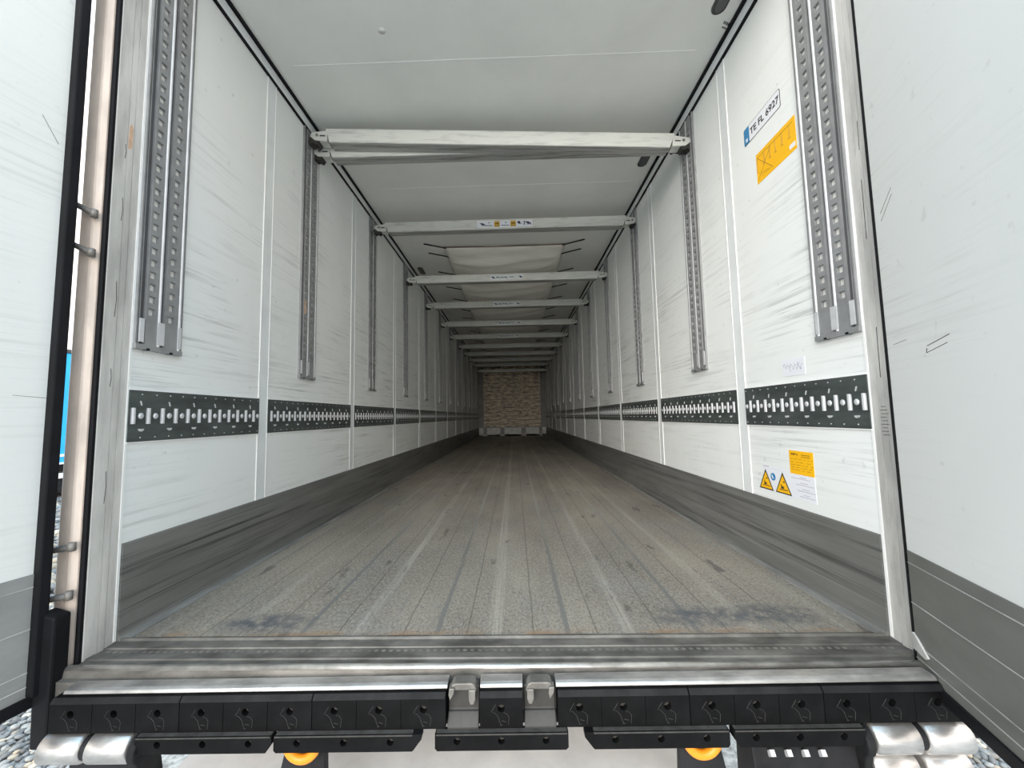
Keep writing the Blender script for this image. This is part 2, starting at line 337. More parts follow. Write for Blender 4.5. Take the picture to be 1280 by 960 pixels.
for yy, zz, l in ((1.262, 1.60, .05), (1.259, 1.05, .12), (1.262, .45, .10), (1.258, .82, .06), (1.262, 1.38, .08)): q.tube([(-1.2278, yy, zz), (-1.2276, yy + .003, zz + l * .5), (-1.2278, yy, zz + l)], .0011, 4)
part('scratch', q, M['ink'], lp_)
q = MB()
for k in range(9): q.box(1.2272, 1.2285, 1.262 + .004 * (k % 3), 1.285 + .004 * (k % 2), .62 + .011 * k, .6215 + .011 * k)
for yy, zz, l in ((1.275, 1.55, .10), (1.280, 1.25, .2), (1.277, .8, .16)): q.tube([(1.2278, yy, zz), (1.2276, yy - .002, zz + l)], .0010, 4)
part('scratch', q, M['rubedge'], pr_)
part('trim_5', MB().box(-1.312, 1.312, 1.21, 1.32, H, H + .1), M['alu'], kind='structure')
# threshold
sp = [(1.345, .003), (1.335, .004), (1.330, -.002), (1.292, -.003), (1.290, -.006), (1.262, -.006), (1.260, -.003), (1.235, -.003), (1.232, -.007), (1.212, -.007), (1.206, -.002), (1.198, .001), (1.190, .0), (1.184, -.006), (1.182, -.014), (1.180, -.024), (1.165, -.026), (1.165, -.1), (1.345, -.1)]
sill = part('trim_6', MB().prism(sp, -1.262, 1.262, 'x'), M['sill'], kind='structure')
part('lip', MB().prism([(1.207, -.002), (1.198, .0025), (1.189, .0015), (1.1825, -.006), (1.186, -.008), (1.198, -.004)], -1.262, 1.262, 'x'), M['lip'], sill, True)
dm = MB()
for i in range(106):
    x = -1.20 + i * .0227; n = 8
    dm.add([(x, 1.276, -.0035)] + [(x + .0075 * math.cos(2 * PI * k / n), 1.276 + .0075 * math.sin(2 * PI * k / n), -.0062) for k in range(n)], [(0, k + 1, (k + 1) % n + 1) for k in range(n)])
part('dimple_row', dm, M['castb'], sill, True)

# ------------------------------------------------------------------ ground and what stands in the yard
ZG = -1.25
part('ground', MB().box(-70, 70, -70, 90, ZG - .3, ZG), M['gravel'], kind='structure')
def stones():
    bm = bmesh.new(); bmesh.ops.create_icosphere(bm, subdivisions=2, radius=1); bv = [v.co.copy() for v in bm.verts]; bf = [tuple(v.index for v in f.verts) for f in bm.faces]; bm.free()
    mb = MB(); rnd = random.Random(3)
    for (x0, x1, y0, y1, st) in ((-5.2, -1.9, 1.7, 5.0, .036), (1.7, 4.6, 1.7, 4.4, .036), (-12.0, -5.2, 4.6, 10.5, .13)):
        y = y0
        while y < y1:
            x = x0 + rnd.random() * st
            while x < x1:
                keep = x0 < -5.2 - 1e-6 and abs(x / y + 1.15) > .12 or (x0 >= -5.2 - 1e-6 and not (.92 < abs(x) / y < 1.75))
                if not keep:
                    a, b, c = st * rnd.uniform(.45, .85), st * rnd.uniform(.3, .6), st * rnd.uniform(.22, .42)
                    rz = rnd.uniform(0, PI); tx = rnd.uniform(-.3, .3)
                    R = Matrix.Rotation(rz, 3, 'Z') @ Matrix.Rotation(tx, 3, 'X'); px, py = x + rnd.uniform(-.4, .4) * st, y + rnd.uniform(-.4, .4) * st
                    pz = ZG + c * .5 + rnd.uniform(0, .4) * st
                    mb.add([R @ Vector((v.x * a, v.y * b, v.z * c)) + Vector((px, py, pz)) for v in bv], bf)
                x += st
            y += st
    me = bpy.data.meshes.new('gravel_stones'); me.from_pydata(mb.v, [], mb.f); me.materials.append(M['stones']); me.polygons.foreach_set('use_smooth', [True] * len(me.polygons))
    o = bpy.data.objects.new('gravel_stones', me); COL.objects.link(o); o['kind'] = 'stuff'
    tag(o, 'loose grey and tan rounded gravel stones covering the yard', 'gravel')
stones()
tk = thing('semi_trailer', 'bright blue curtain-sided semi-trailer parked beyond the left door', 'trailer', (-13.4, 11.5, ZG))
part('curtain', MB().box(-1.25, 1.25, -6.5, 6.5, .90, 3.92), M['truckblue'], tk, bevel=.03)
part('roof_rail', MB().box(-1.27, 1.27, -6.52, 6.52, 3.92, 4.02), M['cover'], tk)
part('lower_rail', MB().box(-1.27, 1.27, -6.52, 6.52, 1.10, 1.17), M['white'], tk)
part('lower_rail', MB().box(-1.27, 1.27, -6.52, 6.52, .90, .95), M['white'], tk)
part('chassis', MB().box(-1.0, 1.0, -6.4, 6.4, .68, .90), M['blackp'], tk)
for s in (-1, 1): part('side_guard', MB().box(s * 1.22, s * 1.18, -4.0, 5.0, .52, .66), M['whitep'], tk)
part('skirt_panel', MB().box(-1.12, 1.12, -4.0, 5.0, .12, .52), M['blackp'], tk)
for y in (-4.9, -3.6, 5.6):
    for s in (-1, 1):
        wv = part('wheel', MB().cyl((y, .5), .5, s * .9, s * 1.22, 'x', 32), M['seal'], tk, bevel=.03); part('hub', MB().cyl((y, .5), .22, s * 1.1, s * 1.235, 'x', 20), M['steel'], wv)

# ------------------------------------------------------------------ rear doors
def door(n, hx, hy, ang, s):
    # s: -1 left door (inside face looks to +x), +1 right door (inside face looks to -x)
    d = Vector((-math.sin(ang), -math.cos(ang), 0)); nn = Vector((-s * math.cos(ang), s * math.sin(ang), 0))
    zc = .96 if s > 0 else 1.0
    def T(t, k, z): p = Vector((hx, hy, 0)) + d * t + nn * k; return (p.x, p.y, .7 + (z - .7) * zc)
    def B(t0, t1, k0, k1, z0, z1): return MB().box(t0, t1, k0, k1, z0, z1).map(T)
    dr = part('door_%d' % n, B(0, 1.22, -.085, 0, -.05, 2.62), M['door'], kind='structure')
    k = part('kick_plate', B(.004, 1.2, -.002, .003, -.05, .281), M['skirt2'] if s > 0 else M['skirt3'], dr)
    ln = MB()
    for z in (.246, .132, .016, -.022):
        q = MB().box(.004, 1.2, 0, .0045, z - .0012, z + .0012).map(T); ln.add(q.v, q.f)
    part('bead_line', ln, M['edgeline'], k)
    part('bottom_seal', B(-.005, 1.2, -.07, .010, -.082, -.05), M['seal'], dr)
    return dr, T, B
M['skirt3'] = mat('pale_grey_kick_plate', (.27, .275, .27), .5, 0, var=.2, nscale=3, scl=(1, 1, 3))
M['skirt2'] = mat('grey_door_kick_plate', (.165, .165, .152), .5, 0, var=.16, nscale=3, scl=(1, 1, 3))
d1, T1, B1 = door(1, -1.290, 1.160, math.radians(12), -1)
part('seal', B1(-.006, .020, -.03, .026, -.05, 2.62), M['seal'], d1, bevel=.004)
part('edge_seal', B1(-.014, -.004, -.06, .010, -.05, 2.62), M['seal'], d1)
def hinge(dr, za, zb, zp0, zp1, da, db):
    h = part('hinge', MB().box(-1.325, -1.290, 1.172, 1.182, zp0, zp1), M['hng'], dr)
    for z, dz in ((za, da), (zb, db)):
        a = MB().tube([(-1.335, 1.182, z + dz * 1.3), (-1.305, 1.190, z + dz * .7), (-1.254, 1.197, z)], .0095, 8); part('hinge_arm', a, M['hng'], h, True)
        part('hinge_pin', MB().cyl((-1.252, 1.198), .010, z - .012, z + .012, 'z', 14), M['castb'], h, True)
hinge(d1, 1.372, 1.243, 1.26, 1.40, .040, .036); hinge(d1, .337, .197, .185, .325, -.012, -.012)
d2, T2, B2 = door(2, 1.196, 1.210, math.atan2(.291, .957), 1)
part('seal', B2(-.010, .0, -.07, .003, -.05, 2.62), M['seal'], d2)
part('corner_bracket', MB().prism([(0, .0), (.02, -.010), (.06, -.042), (.05, -.05), (.0, -.045)], 0.0, .006, 'y').map(lambda t, k, z: T2(t, k + .002, z + .045)), M['alu'], d2)
# a long scraped patch and scratches on the right door's panel
sc = MB()
for t0, t1, z0, z1, r in ((.03, .09, 1.31, 1.36, .0008), (.03, .09, 1.285, 1.34, .0008), (.17, .25, .868, .885, .0010), (.165, .24, .85, .865, .0008), (.165, .168, .850, .862, .0012), (.03, .09, .895, .90, .0006)):
    q = MB().tube([(t0, .0, z0), (t1, .0, z1)], r, 5).map(T2); sc.add(q.v, q.f)
part('scratch', sc, M['worn'], d2)
sc = MB()
for t0, t1, z0, z1, r in ((.035, .075, 1.555, 1.62, .0007), (.02, .09, .78, .785, .0006)):
    q = MB().tube([(t0, .0, z0), (t1, .0, z1)], r, 5).map(T1); sc.add(q.v, q.f)
part('scratch', sc, M['worn'], d1)

# ------------------------------------------------------------------ vertical deck rails
def rail_meshes(s):
    # local: y along the trailer from -0.095 (rear) to +0.095, w out of the wall, z up from the rail's foot
    Hh = 1.615
    def fx(w_, y, z): return (-s * w_, y, z)
    out = {}
    base = MB().box(-.002, .0025, -.094, .094, 0, Hh)
    out['back_plate'] = (base.map(fx), [M['pale']])
    ch = MB()
    for y0, y1, h in ((-.095, -.090, .012), (-.0835, -.080, .010), (.0905, .095, .013), (-.0625, -.0605, .015), (.013, .0155, .015)): ch.box(0, h, y0, y1, .012, Hh)
    for y0, y1 in ((-.090, -.0625), (.002, .013)): ch.box(0, .004, y0, y1, .012, Hh, 1)
    for yc, r in ((-.006, .0085), (.082, .0085)):
        pts = [(.0, yc - r)] + [(.004 + .011 * math.sin(PI * i / 8), yc - r * math.cos(PI * i / 8)) for i in range(9)] + [(.0, yc + r)]
        ch.prism(pts, .012, Hh, 'z', 2)
    out['channel'] = (ch.map(fx), [M['galv'], M['galvd'], M['bright']])
    for nm, ya, yb, off in (('hole_strip', -.0605, -.0145, 0.0), ('hole_strip.b', .0155, .0735, -.010)):
        st = MB(); pitch = .045; z0 = .135 + off; nh = int((Hh - z0) / pitch); w0, w1 = .0025, .013; yc = (ya + yb) / 2 - .002; hw, hh = .0125, .0125
        def quad(a, b, c, d): st.add([a, b, c, d], [(0, 1, 2, 3)])
        zs = z0 - pitch / 2
        st.box(w0, w1, ya, yb, .012, zs)
        for i in range(nh):
            a, b = zs + i * pitch, zs + (i + 1) * pitch; m = (a + b) / 2
            o4 = [(w1, ya, a), (w1, yb, a), (w1, yb, b), (w1, ya, b)]; i4 = [(w1, yc - hw, m - hh), (w1, yc + hw, m - hh), (w1, yc + hw, m + hh), (w1, yc - hw, m + hh)]; b4 = [(w0, y, z) for _, y, z in i4]
            st.add(o4 + i4 + b4, [(k, (k + 1) % 4, (k + 1) % 4 + 4, k + 4) for k in range(4)] + [(k + 4, (k + 1) % 4 + 4, (k + 1) % 4 + 8, k + 8) for k in range(4)])
            quad((w1, ya, a), (w1, ya, b), (w0, ya, b), (w0, ya, a)); quad((w1, yb, a), (w1, yb, b), (w0, yb, b), (w0, yb, a))
        e = zs + nh * pitch
        if Hh - e > .002: st.box(w0, w1, ya, yb, e, Hh)
        out[nm] = (st.map(fx), [M['galv']])
    for j, (y0, y1) in enumerate(((-.083, -.067), (-.014, .0), (.0005, .0145), (.074, .089))): out['end_guide.%d' % j] = (MB().box(.002, .0155, y0, y1, .022, .105).map(fx), [M['bright']])
    ec = MB().prism([(-.096, .014), (-.096, -.004), (.096, -.004), (.096, .014)], 0, .016, 'x')
    for y in (-.05, .045): ec.box(.0, .018, y - .006, y + .006, -.005, .002, 1)
    out['end_cap'] = (ec.map(fx), [M['galv'], M['seal']])
    return {k: v[0].mesh(k.split('.')[0], v[1]) for k, v in out.items()}
RY = [1.42, 2.473, 3.628] + [3.628 + 1.137 * k for k in range(1, 10)]
for s, nm in ((-1, 'left'), (1, 'right')):
    ms = rail_meshes(s); proto = None
    for i, y in enumerate(RY):
        lab = 'perforated grey vertical deck rail on %s wall, %s from the open rear end' % (nm, ORD[i]) if i else 'wide-looking perforated grey deck rail on %s wall right beside the door post' % nm
        if proto is None:
            proto = o = thing('deck_rail', lab, 'rail', (s * W, y, .962), 'vertical deck rails on the %s wall' % nm)
            for k, me in ms.items(): part(k.split('.')[0], me, None, o) if False else None
            for k, me in ms.items():
                c = bpy.data.objects.new(k.split('.')[0], me); COL.objects.link(c); c.parent = o
        else:
            o = copy_tree(proto); o.location = (s * W, y, .962); o['label'] = lab

tag(part('paper_scrap', MB().prism([(-.010, -.05), (.008, -.042), (.012, -.004), (.003, .006), (.010, .030), (-.006, .045), (-.012, .004)], 0, .0012, 'x'), M['chip'], loc=(-W + .0145, 2.425, 1.41)), 'torn pinkish paper scrap stuck on the second deck rail of the left wall', 'paper')
# ------------------------------------------------------------------ horizontal lashing rails
def lash_meshes(s, length):
    def fx(w_, y, z): return (-s * w_, y, z)
    hz = .0885; w0, w1 = .002, .007; p = .0576; n = int(length / p + .03); y0 = -length / 2; mar = (length - n * p) / 2
    pm = MB()
    def quads(o4, inner):
        st = len(inner); o = o4
    # top and bottom bands
    sl = .036
    pm.box(w0, w1, y0, -y0, sl, hz); pm.box(w0, w1, y0, -y0, -hz, -sl)
    for a, b in ((y0, y0 + mar), (-y0 - mar, -y0)): pm.box(w0, w1, a, b, -sl, sl)
    for i in range(n):
        a = y0 + mar + i * p; b = a + p; m = a + .020   # slot cell a..a+.034, hole cell after
        c = a + .033
        o4 = [(w1, a, -sl), (w1, c, -sl), (w1, c, sl), (w1, a, sl)]; i4 = [(w1, a + .004, -.028), (w1, a + .029, -.028), (w1, a + .029, .028), (w1, a + .004, .028)]; b4 = [(w0, y, z) for _, y, z in i4]
        pm.add(o4 + i4 + b4, [(k, (k + 1) % 4, (k + 1) % 4 + 4, k + 4) for k in range(4)] + [(k + 4, (k + 1) % 4 + 4, (k + 1) % 4 + 8, k + 8) for k in range(4)])
        # round hole cell
        N_ = 16; cy = (c + b) / 2; r = .0108; ring = []; sq = []
        for k in range(N_):
            t = 2 * PI * k / N_ + PI / N_; dy, dz = math.cos(t), math.sin(t); ring.append((w1, cy + r * dy, r * dz)); sq.append((w1, cy + r * 1.12 * dy, r * 1.12 * dz))
        q = (b - c) / 2; m_ = max
        sq = []
        for k in range(N_):
            t = 2 * PI * k / N_ + PI / N_; dy, dz = math.cos(t), math.sin(t); f = q / max(abs(dy), abs(dz)); sq.append((w1, cy + f * dy, f * dz))
        r2 = .0105; bk = [(w1 + .0035, cy + .55 * (y - cy), .55 * z) for _, y, z in ring]
        pm.add(bk, [tuple(range(N_))], 1)
        pm.add(sq + ring + bk, [(k, (k + 1) % N_, (k + 1) % N_ + N_, k + N_) for k in range(N_)] ); pm.add(ring + bk, [(k, (k + 1) % N_, (k + 1) % N_ + N_, k + N_) for k in range(N_)], 1)
        pm.box(w0, w1, c, b, q * .96, sl); pm.box(w0, w1, c, b, -sl, -q * .96)
        # rolled bright lip on one long side of the slot
        pts = [(.001, a + .0115)] + [(.003 + .006 * math.sin(PI * k / 6), a + .0200 - .0085 * math.cos(PI * k / 6)) for k in range(7)] + [(.001, a + .0285)]
        pm.prism(pts, -.028, .028, 'z', 1)
        # pressed marks above and below every other hole, rivet dots along the edges
        if i % 2 == 0:
            pm.prism([(cy - .007, .052), (cy - .002, .036), (cy + .001, .036), (cy - .004, .052)], w1 - .001, w1 + .003, 'x', 1)
            hm = [(cy + .009 * math.cos(PI + PI * k / 8), -.045 + .009 * math.sin(PI + PI * k / 8)) for k in range(9)]
            pm.prism(hm, w1 - .001, w1 + .005, 'x', 1)
        for z in (-.075, .075): pm.cyl((cy, z), .0025, w1 - .001, w1 + .0015, 'x', 6, 1)
    a = pm.map(fx).mesh('slotted_plate', [M['lash'], M['bright']])
    b = MB().box(-.002, .0018, y0, -y0, -hz, hz).map(fx).mesh('backing', [M['galvd']])
    c = MB().box(.0, .006, y0, -y0, hz, hz + .004).box(.0, .006, y0, -y0, -hz - .004, -hz).map(fx).mesh('edge_seal', [M['bead']])
    return a, b, c
spans = [(1.322, JOINT[0] - .037)] + [(JOINT[k] + .037, JOINT[k + 1] - .037) for k in range(10)] + [(JOINT[10] + .037, YF)]
for s, nm in ((-1, 'left'), (1, 'right')):
    protos = {}
    for i, (a, b) in enumerate(spans):
        key = round(b - a, 3)
        lab = 'dark slotted lashing rail strip set low in %s wall, %s panel from the rear' % (nm, ORD[i]) if i else 'short dark slotted lashing rail strip on %s wall next to the door post' % nm
        loc = (s * W, (a + b) / 2, .7265)
        if key not in protos:
            o = thing('lashing_rail', lab, 'rail', loc, 'lashing rails along the %s wall' % nm); protos[key] = o
            for n_, me in zip(('slotted_plate', 'backing', 'edge_seal'), lash_meshes(s, b - a)):
                c = bpy.data.objects.new(n_, me); COL.objects.link(c); c.parent = o
        else:
            o = copy_tree(protos[key]); o.location = loc; o['label'] = lab

# ------------------------------------------------------------------ cross beams
def elephant(mb, cx, cz, sz, y, flip=1):
    P = [(-.50, .42), (-.42, .30), (-.25, .22), (-.05, .30), (.25, .10), (.48, -.10), (.50, -.45), (.40, -.45), (.36, -.25), (.10, -.22), (.05, -.42), (-.08, -.42), (-.10, -.10), (-.28, -.02), (-.40, .12), (-.48, .28)]
    mb.prism([(cx + flip * p * sz, cz + q * sz * .8) for p, q in P], y, y + .001, 'y')
def beam_meshes():
    L_ = 1.085; d = .082
    prof = [(0, .046), (.003, .048), (d - .003, .048), (d, .046), (d, -.047), (d - .003, -.050), (.003, -.0485), (0, -.045)]
    b = MB(); n = len(prof); vs = []
    for s in (-1, 1):
        for y, z in prof: vs.append((s * (L_ + .012 + z * .34), y, z))
    b.add(vs, [tuple(range(n)), tuple(range(2 * n - 1, n - 1, -1))] + [(i, i + n, (i + 1) % n + n, (i + 1) % n) for i in range(n)])
    b.box(-L_ + .02, L_ - .02, -.0015, .0, .040, .0425); b.box(-L_ + .03, L_ - .03, -.0015, .0, -.0425, -.040)
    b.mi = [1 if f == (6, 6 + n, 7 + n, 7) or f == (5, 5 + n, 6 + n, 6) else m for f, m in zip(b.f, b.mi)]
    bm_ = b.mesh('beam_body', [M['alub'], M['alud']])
    ends = []
    for s in (-1, 1):
        f = MB(); f.prism([(s * 1.10, .036), (s * 1.205, .022), (s * 1.212, -.004), (s * 1.180, -.030), (s * 1.10, -.036)], .004, d - .010, 'y')
        f.box(s * 1.115, s * 1.150, .003, .0045, -.004, .004, 1)
        fm = f.mesh('end_fitting', [M['alub'], M['ink']])
        h = MB().prism([(s * 1.150, -.028), (s * 1.215, .000), (s * 1.222, -.030), (s * 1.214, -.052), (s * 1.190, -.044), (s * 1.165, -.056)], .010, d - .016, 'y').mesh('latch_hook', [M['cast']])
        bt = MB().cyl((s * 1.168, .004), .009, .0, .006, 'y', 14).mesh('bolt', [M['castb']])
        ends.append((fm, h, bt))
    return bm_, ends
bmesh_, bends = beam_meshes()
def make_beam(loc, lab, label_kind, tilt=0, plain=False):
    o = thing('deck_beam', lab, 'beam', loc, 'aluminium deck beams below the ceiling'); o.rotation_euler = (0, tilt, 0)
    c = bpy.data.objects.new('beam_body', bmesh_); COL.objects.link(c); c.parent = o
    for fm, h, bt in bends:
        e = bpy.data.objects.new('end_fitting', fm); COL.objects.link(e); e.parent = o
        for nm, me in (('latch_hook', h), ('bolt', bt)):
            k = bpy.data.objects.new(nm, me); COL.objects.link(k); k.parent = e
    if label_kind == 1:
        st = part('sticker', MB().box(-.255, .255, -.002, .0, -.032, .034), M['white'], o); st['label'] = 'white sticker with pictograms'
        e = MB(); elephant(e, -.205, 0, .052, -.0032); elephant(e, .215, .004, .056, -.0032)
        for cx in (-.155, 0.0):
            for k in range(7): e.box(cx - .03 + k * .0105, cx - .0225 + k * .0105, -.0032, -.002, -.018, -.010)
            e.box(cx + .0, cx + .022, -.0032, -.002, .010, .015)
        e.cyl((.130, .010), .013, -.0032, -.002, 'y', 12); e.box(.132, .152, -.0032, -.002, -.004, .002); e.cyl((.180, .014), .007, -.0032, -.002, 'y', 10); e.prism([(.172, -.004), (.188, -.004), (.180, -.018)], -.0032, -.002, 'y'); e.box(.178, .182, -.0032, -.002, -.006, .008)
        part('elephant_print', e, M['navy'], st)
        g = MB()
        for cx in (-.072, .078): g.box(cx - .026, cx + .026, -.003, -.002, -.027, .028)
        part('pictogram', g, M['gold'], st)
        g = MB()
        for cx in (-.072, .078): g.box(cx - .018, cx + .018, -.0036, -.003, -.004, .012); g.box(cx - .022, cx + .022, -.0036, -.003, -.020, -.015)
        part('pictogram_print', g, M['inky'], st)
    elif label_kind == 2:
        st = part('sticker', MB().box(-.200, .200, -.002, .0, -.030, .030), M['strip'], o)
        e = MB(); elephant(e, -.165, 0, .048, -.0032); elephant(e, .165, .002, .048, -.0032)
        for k, hgt in enumerate((.012, .016, .012, .006, .014, .012, .009, .016, .010)): e.box(-.128 + k * .0155, -.1165 + k * .0155, -.0032, -.002, -.008 - (k == 8) * .006, -.008 + hgt)
        for z in (.006, -.004): e.box(.03, .085, -.0032, -.002, z, z + .003)
        part('elephant_print', e, M['navy'], st)
    return o
BZ = [(2.430, 2.480, .030, 0, 0)]
make_beam((0.010, 2.405, 2.466), 'bare aluminium deck beam nearest the camera, sloping down to the right', 0, math.atan2(.118, 2.3))
make_beam((-.012, 2.492, 2.474), 'aluminium deck beam tucked close behind the nearest beam and hanging level', 0, math.atan2(.008, 2.3))
make_beam((0.025, 3.55, 2.468), 'aluminium deck beam with a long white and yellow pictogram sticker', 1)
for i in range(3, 12):
    lab = 'scuffed aluminium deck beam, %s rail position from the rear, small white sticker mid-span' % ORD[i] if i not in (7, 11) else 'plain aluminium deck beam, %s rail position from the rear, deep in the trailer' % ORD[i]
    if i == 11: lab = 'farthest aluminium deck beam, dim in front of the bulkhead'
    make_beam((.02 if i % 2 else .0, RY[i] - .07, 2.372 - (.02 if i > 4 else 0) - (.06 if i == 11 else 0)), lab, 2 if i not in (7,) else 0, .002 * (i % 3 - 1))

# ------------------------------------------------------------------ canvas air duct under the ceiling
ad = thing('air_duct', 'long grey-white canvas air duct strapped under the ceiling centre', 'air duct', (0, 4.41, H))
dv = MB(); NX, NY = 28, 260; Ld = 9.6
vs = []
for j in range(NY + 1):
    y = Ld * j / NY
    for i in range(NX + 1):
        u = -1 + 2 * i / NX; x = .695 * u
        q = (y / 1.137) % 1.0; hump = (q / .5) ** .8 if q < .5 else max(0, 1 - (q - .5) / .22)
        sag = .014 + (1 - u * u) ** .5 * (.03 * min(1, y / .3) + .125 * hump)
        fold = (1 - u * u) ** .5 * (.011 * math.sin(30 * y + 1.5 * math.sin(2.5 * u)) * min(1, y * 5) + .006 * math.sin(7 * u + 9 * y))
        vs.append((x, y, -sag - fold))
fs = [(j * (NX + 1) + i, j * (NX + 1) + i + 1, (j + 1) * (NX + 1) + i + 1, (j + 1) * (NX + 1) + i) for j in range(NY) for i in range(NX)]
dv.add(vs, fs); cv = part('canvas', dv, M['canvas'], ad, True)
sd = cv.modifiers.new('thickness', 'SOLIDIFY'); sd.thickness = .004
part('hem', MB().tube([(.695 * u, 0, -.012 - .006 * (1 - u * u)) for u in [i / 10 - 1 for i in range(21)]], .006, 6), M['hem'], ad, True)
for k in range(7):
    for yo in ((-.06, .19) if k == 0 else (.0 + .62 * (2 * k - 1) + .19, .62 * 2 * k + .19)):
        for s in (-1, 1):
            part('strap', MB().tube([(s * .66, yo + .05, -.030), (s * .70, yo + .035, -.024), (s * .90, yo - .03, -.004)], .0065, 6), M['seal'], ad, True)

# ------------------------------------------------------------------ ceiling lamps
for x, y0, y1, lab in ((1.105, 1.56, 1.835, 'black oval lamp in ceiling corner nearest the camera, top right'), (1.115, 2.76, 3.035, 'oval grey ceiling lamp just behind the nearest deck beam'), (-1.115, 5.02, 5.27, 'small dark ceiling lamp by the left wall behind the second beam')):
    r = .034; pts = [(x + r * math.cos(PI * k / 10), y1 - r + r * math.sin(PI * k / 10)) for k in range(11)] + [(x + r * math.cos(PI + PI * k / 10), y0 + r + r * math.sin(PI + PI * k / 10)) for k in range(11)]
    t = thing('ceiling_lamp', lab, 'lamp', (0, 0, 0), 'lamps recessed in the ceiling')
    part('rim', MB().prism(pts, H - .006, H + .002, 'z'), M['cover'], t)
    c = [(x + (a - x) * .72, (y0 + y1) / 2 + (b - (y0 + y1) / 2) * .90) for a, b in pts]
    part('lens', MB().prism(c, H - .010, H, 'z'), M['galvd'], t, bevel=.003)

# ------------------------------------------------------------------ stickers on the right wall
XS = W
def flat(y0, y1, z0, z1, k=.0012): return MB().box(XS - k, XS + .001, y0, y1, z0, z1)
def rsq(y0, y1, z0, z1, r, k):
    pts = []
    for cy, cz, a in ((y1 - r, z1 - r, 0), (y0 + r, z1 - r, PI / 2), (y0 + r, z0 + r, PI), (y1 - r, z0 + r, 1.5 * PI)):
        for i in range(5): pts.append((cy + r * math.cos(a + PI / 8 * i), cz + r * math.sin(a + PI / 8 * i)))
    return MB().prism(pts, XS - k, XS + .001, 'x')
def text(name, s, size, loc, m, parent, depth=.0004):
    cu = bpy.data.curves.new(name, 'FONT'); cu.body = s; cu.size = size; cu.align_x = 'CENTER'; cu.align_y = 'CENTER'; cu.extrude = depth; cu.offset = size * .018
    o = bpy.data.objects.new('tmp', cu); COL.objects.link(o); dg = bpy.context.evaluated_depsgraph_get(); dg.update()
    me = bpy.data.meshes.new_from_object(o.evaluated_get(dg)); bpy.data.objects.remove(o); me.materials.clear(); me.materials.append(m)
    # reading direction runs towards the open end (-y) on the right wall
    Rm = Matrix(((0, 0, -1, loc[0]), (-1, 0, 0, loc[1]), (0, 1, 0, loc[2]), (0, 0, 0, 1))); me.transform(Rm)
    q = bpy.data.objects.new(name, me); COL.objects.link(q); q.parent = parent; return q
ZP = 2.028
t = thing('number_plate_sticker', 'white number plate sticker reading TE FL 6927 with a blue end band', 'sticker')
part('border', rsq(1.618, 1.882, ZP - .042, ZP + .042, .010, .0012), M['ink'], t)
part('white_field', rsq(1.6205, 1.8795, ZP - .0395, ZP + .0395, .008, .0016), M['white'], t)
bl = part('blue_band', MB().box(XS - .0020, XS, 1.839, 1.8795, ZP - .0395, ZP + .0395), M['blue'], t)
part('band_letter', MB().box(XS - .0024, XS, 1.852, 1.866, ZP - .029, ZP - .013), M['white'], bl)
text('number_text', 'TE FL 6927', .0445, (XS - .0018, 1.7285, ZP - .001), M['ink'], t)
# load diagram
t = thing('load_plan_sticker', 'large yellow sticker with a loading diagram below the number plate sticker', 'sticker')
part('yellow_sheet', flat(1.546, 1.803, 1.750, 1.891), M['yellow'], t)
q = MB()
def ln(q, y0, z0, y1, z1, r=.0011): q.tube([(XS - .0012, y0, z0), (XS - .0012, y1, z1)], r, 4)
zt = 1.872
ln(q, 1.795, zt, 1.560, zt); ln(q, 1.795, zt, 1.795, 1.80)
ln(q, 1.795, zt, 1.69, 1.765); ln(q, 1.795, 1.765, 1.70, 1.868)
for y in (1.745, 1.705, 1.668, 1.625, 1.580):
    ln(q, y, zt, y, 1.818); ln(q, y + .006, zt, y + .006, 1.818, .0006)
    ln(q, y - .006, 1.818, y + .010, 1.818)
for i in range(6): ln(q, 1.79 - i * .012, 1.80 - i * .004, 1.76 - i * .012, 1.768, .0005)
part('diagram', q, M['inky'], t)
part('logo_patch', MB().box(XS - .0018, XS, 1.552, 1.585, 1.766, 1.785), M['white'], t)
# lower yellow sheet
t = thing('yellow_notice_sticker', 'small square yellow notice sticker above the white warning sheet', 'sticker')
part('yellow_sheet', flat(1.594, 1.730, .442, .537), M['yellow'], t)
q = MB()
for k in range(6): q.box(XS - .0018, XS, 1.718 - k * .0045 - .0035, 1.718 - k * .0045, .519, .527)
q.prism([(1.690, .528), (1.683, .526), (1.676, .518), (1.684, .519)], XS - .0018, XS, 'x')
for k in range(6): q.box(XS - .0018, XS, 1.652 - k * .008, 1.652 - k * .008 + .006, .521, .524); q.box(XS - .0018, XS, 1.652 - k * .008, 1.652 - k * .008 + .006, .513, .516)
for z in (.503, .490, .479, .469, .459):
    y = 1.722
    while y > 1.605:
        w_ = random.uniform(.008, .028); q.box(XS - .0016, XS, y - w_, y, z, z + .0014); y -= w_ + random.uniform(.004, .02)
part('print', q, M['inky'], t)
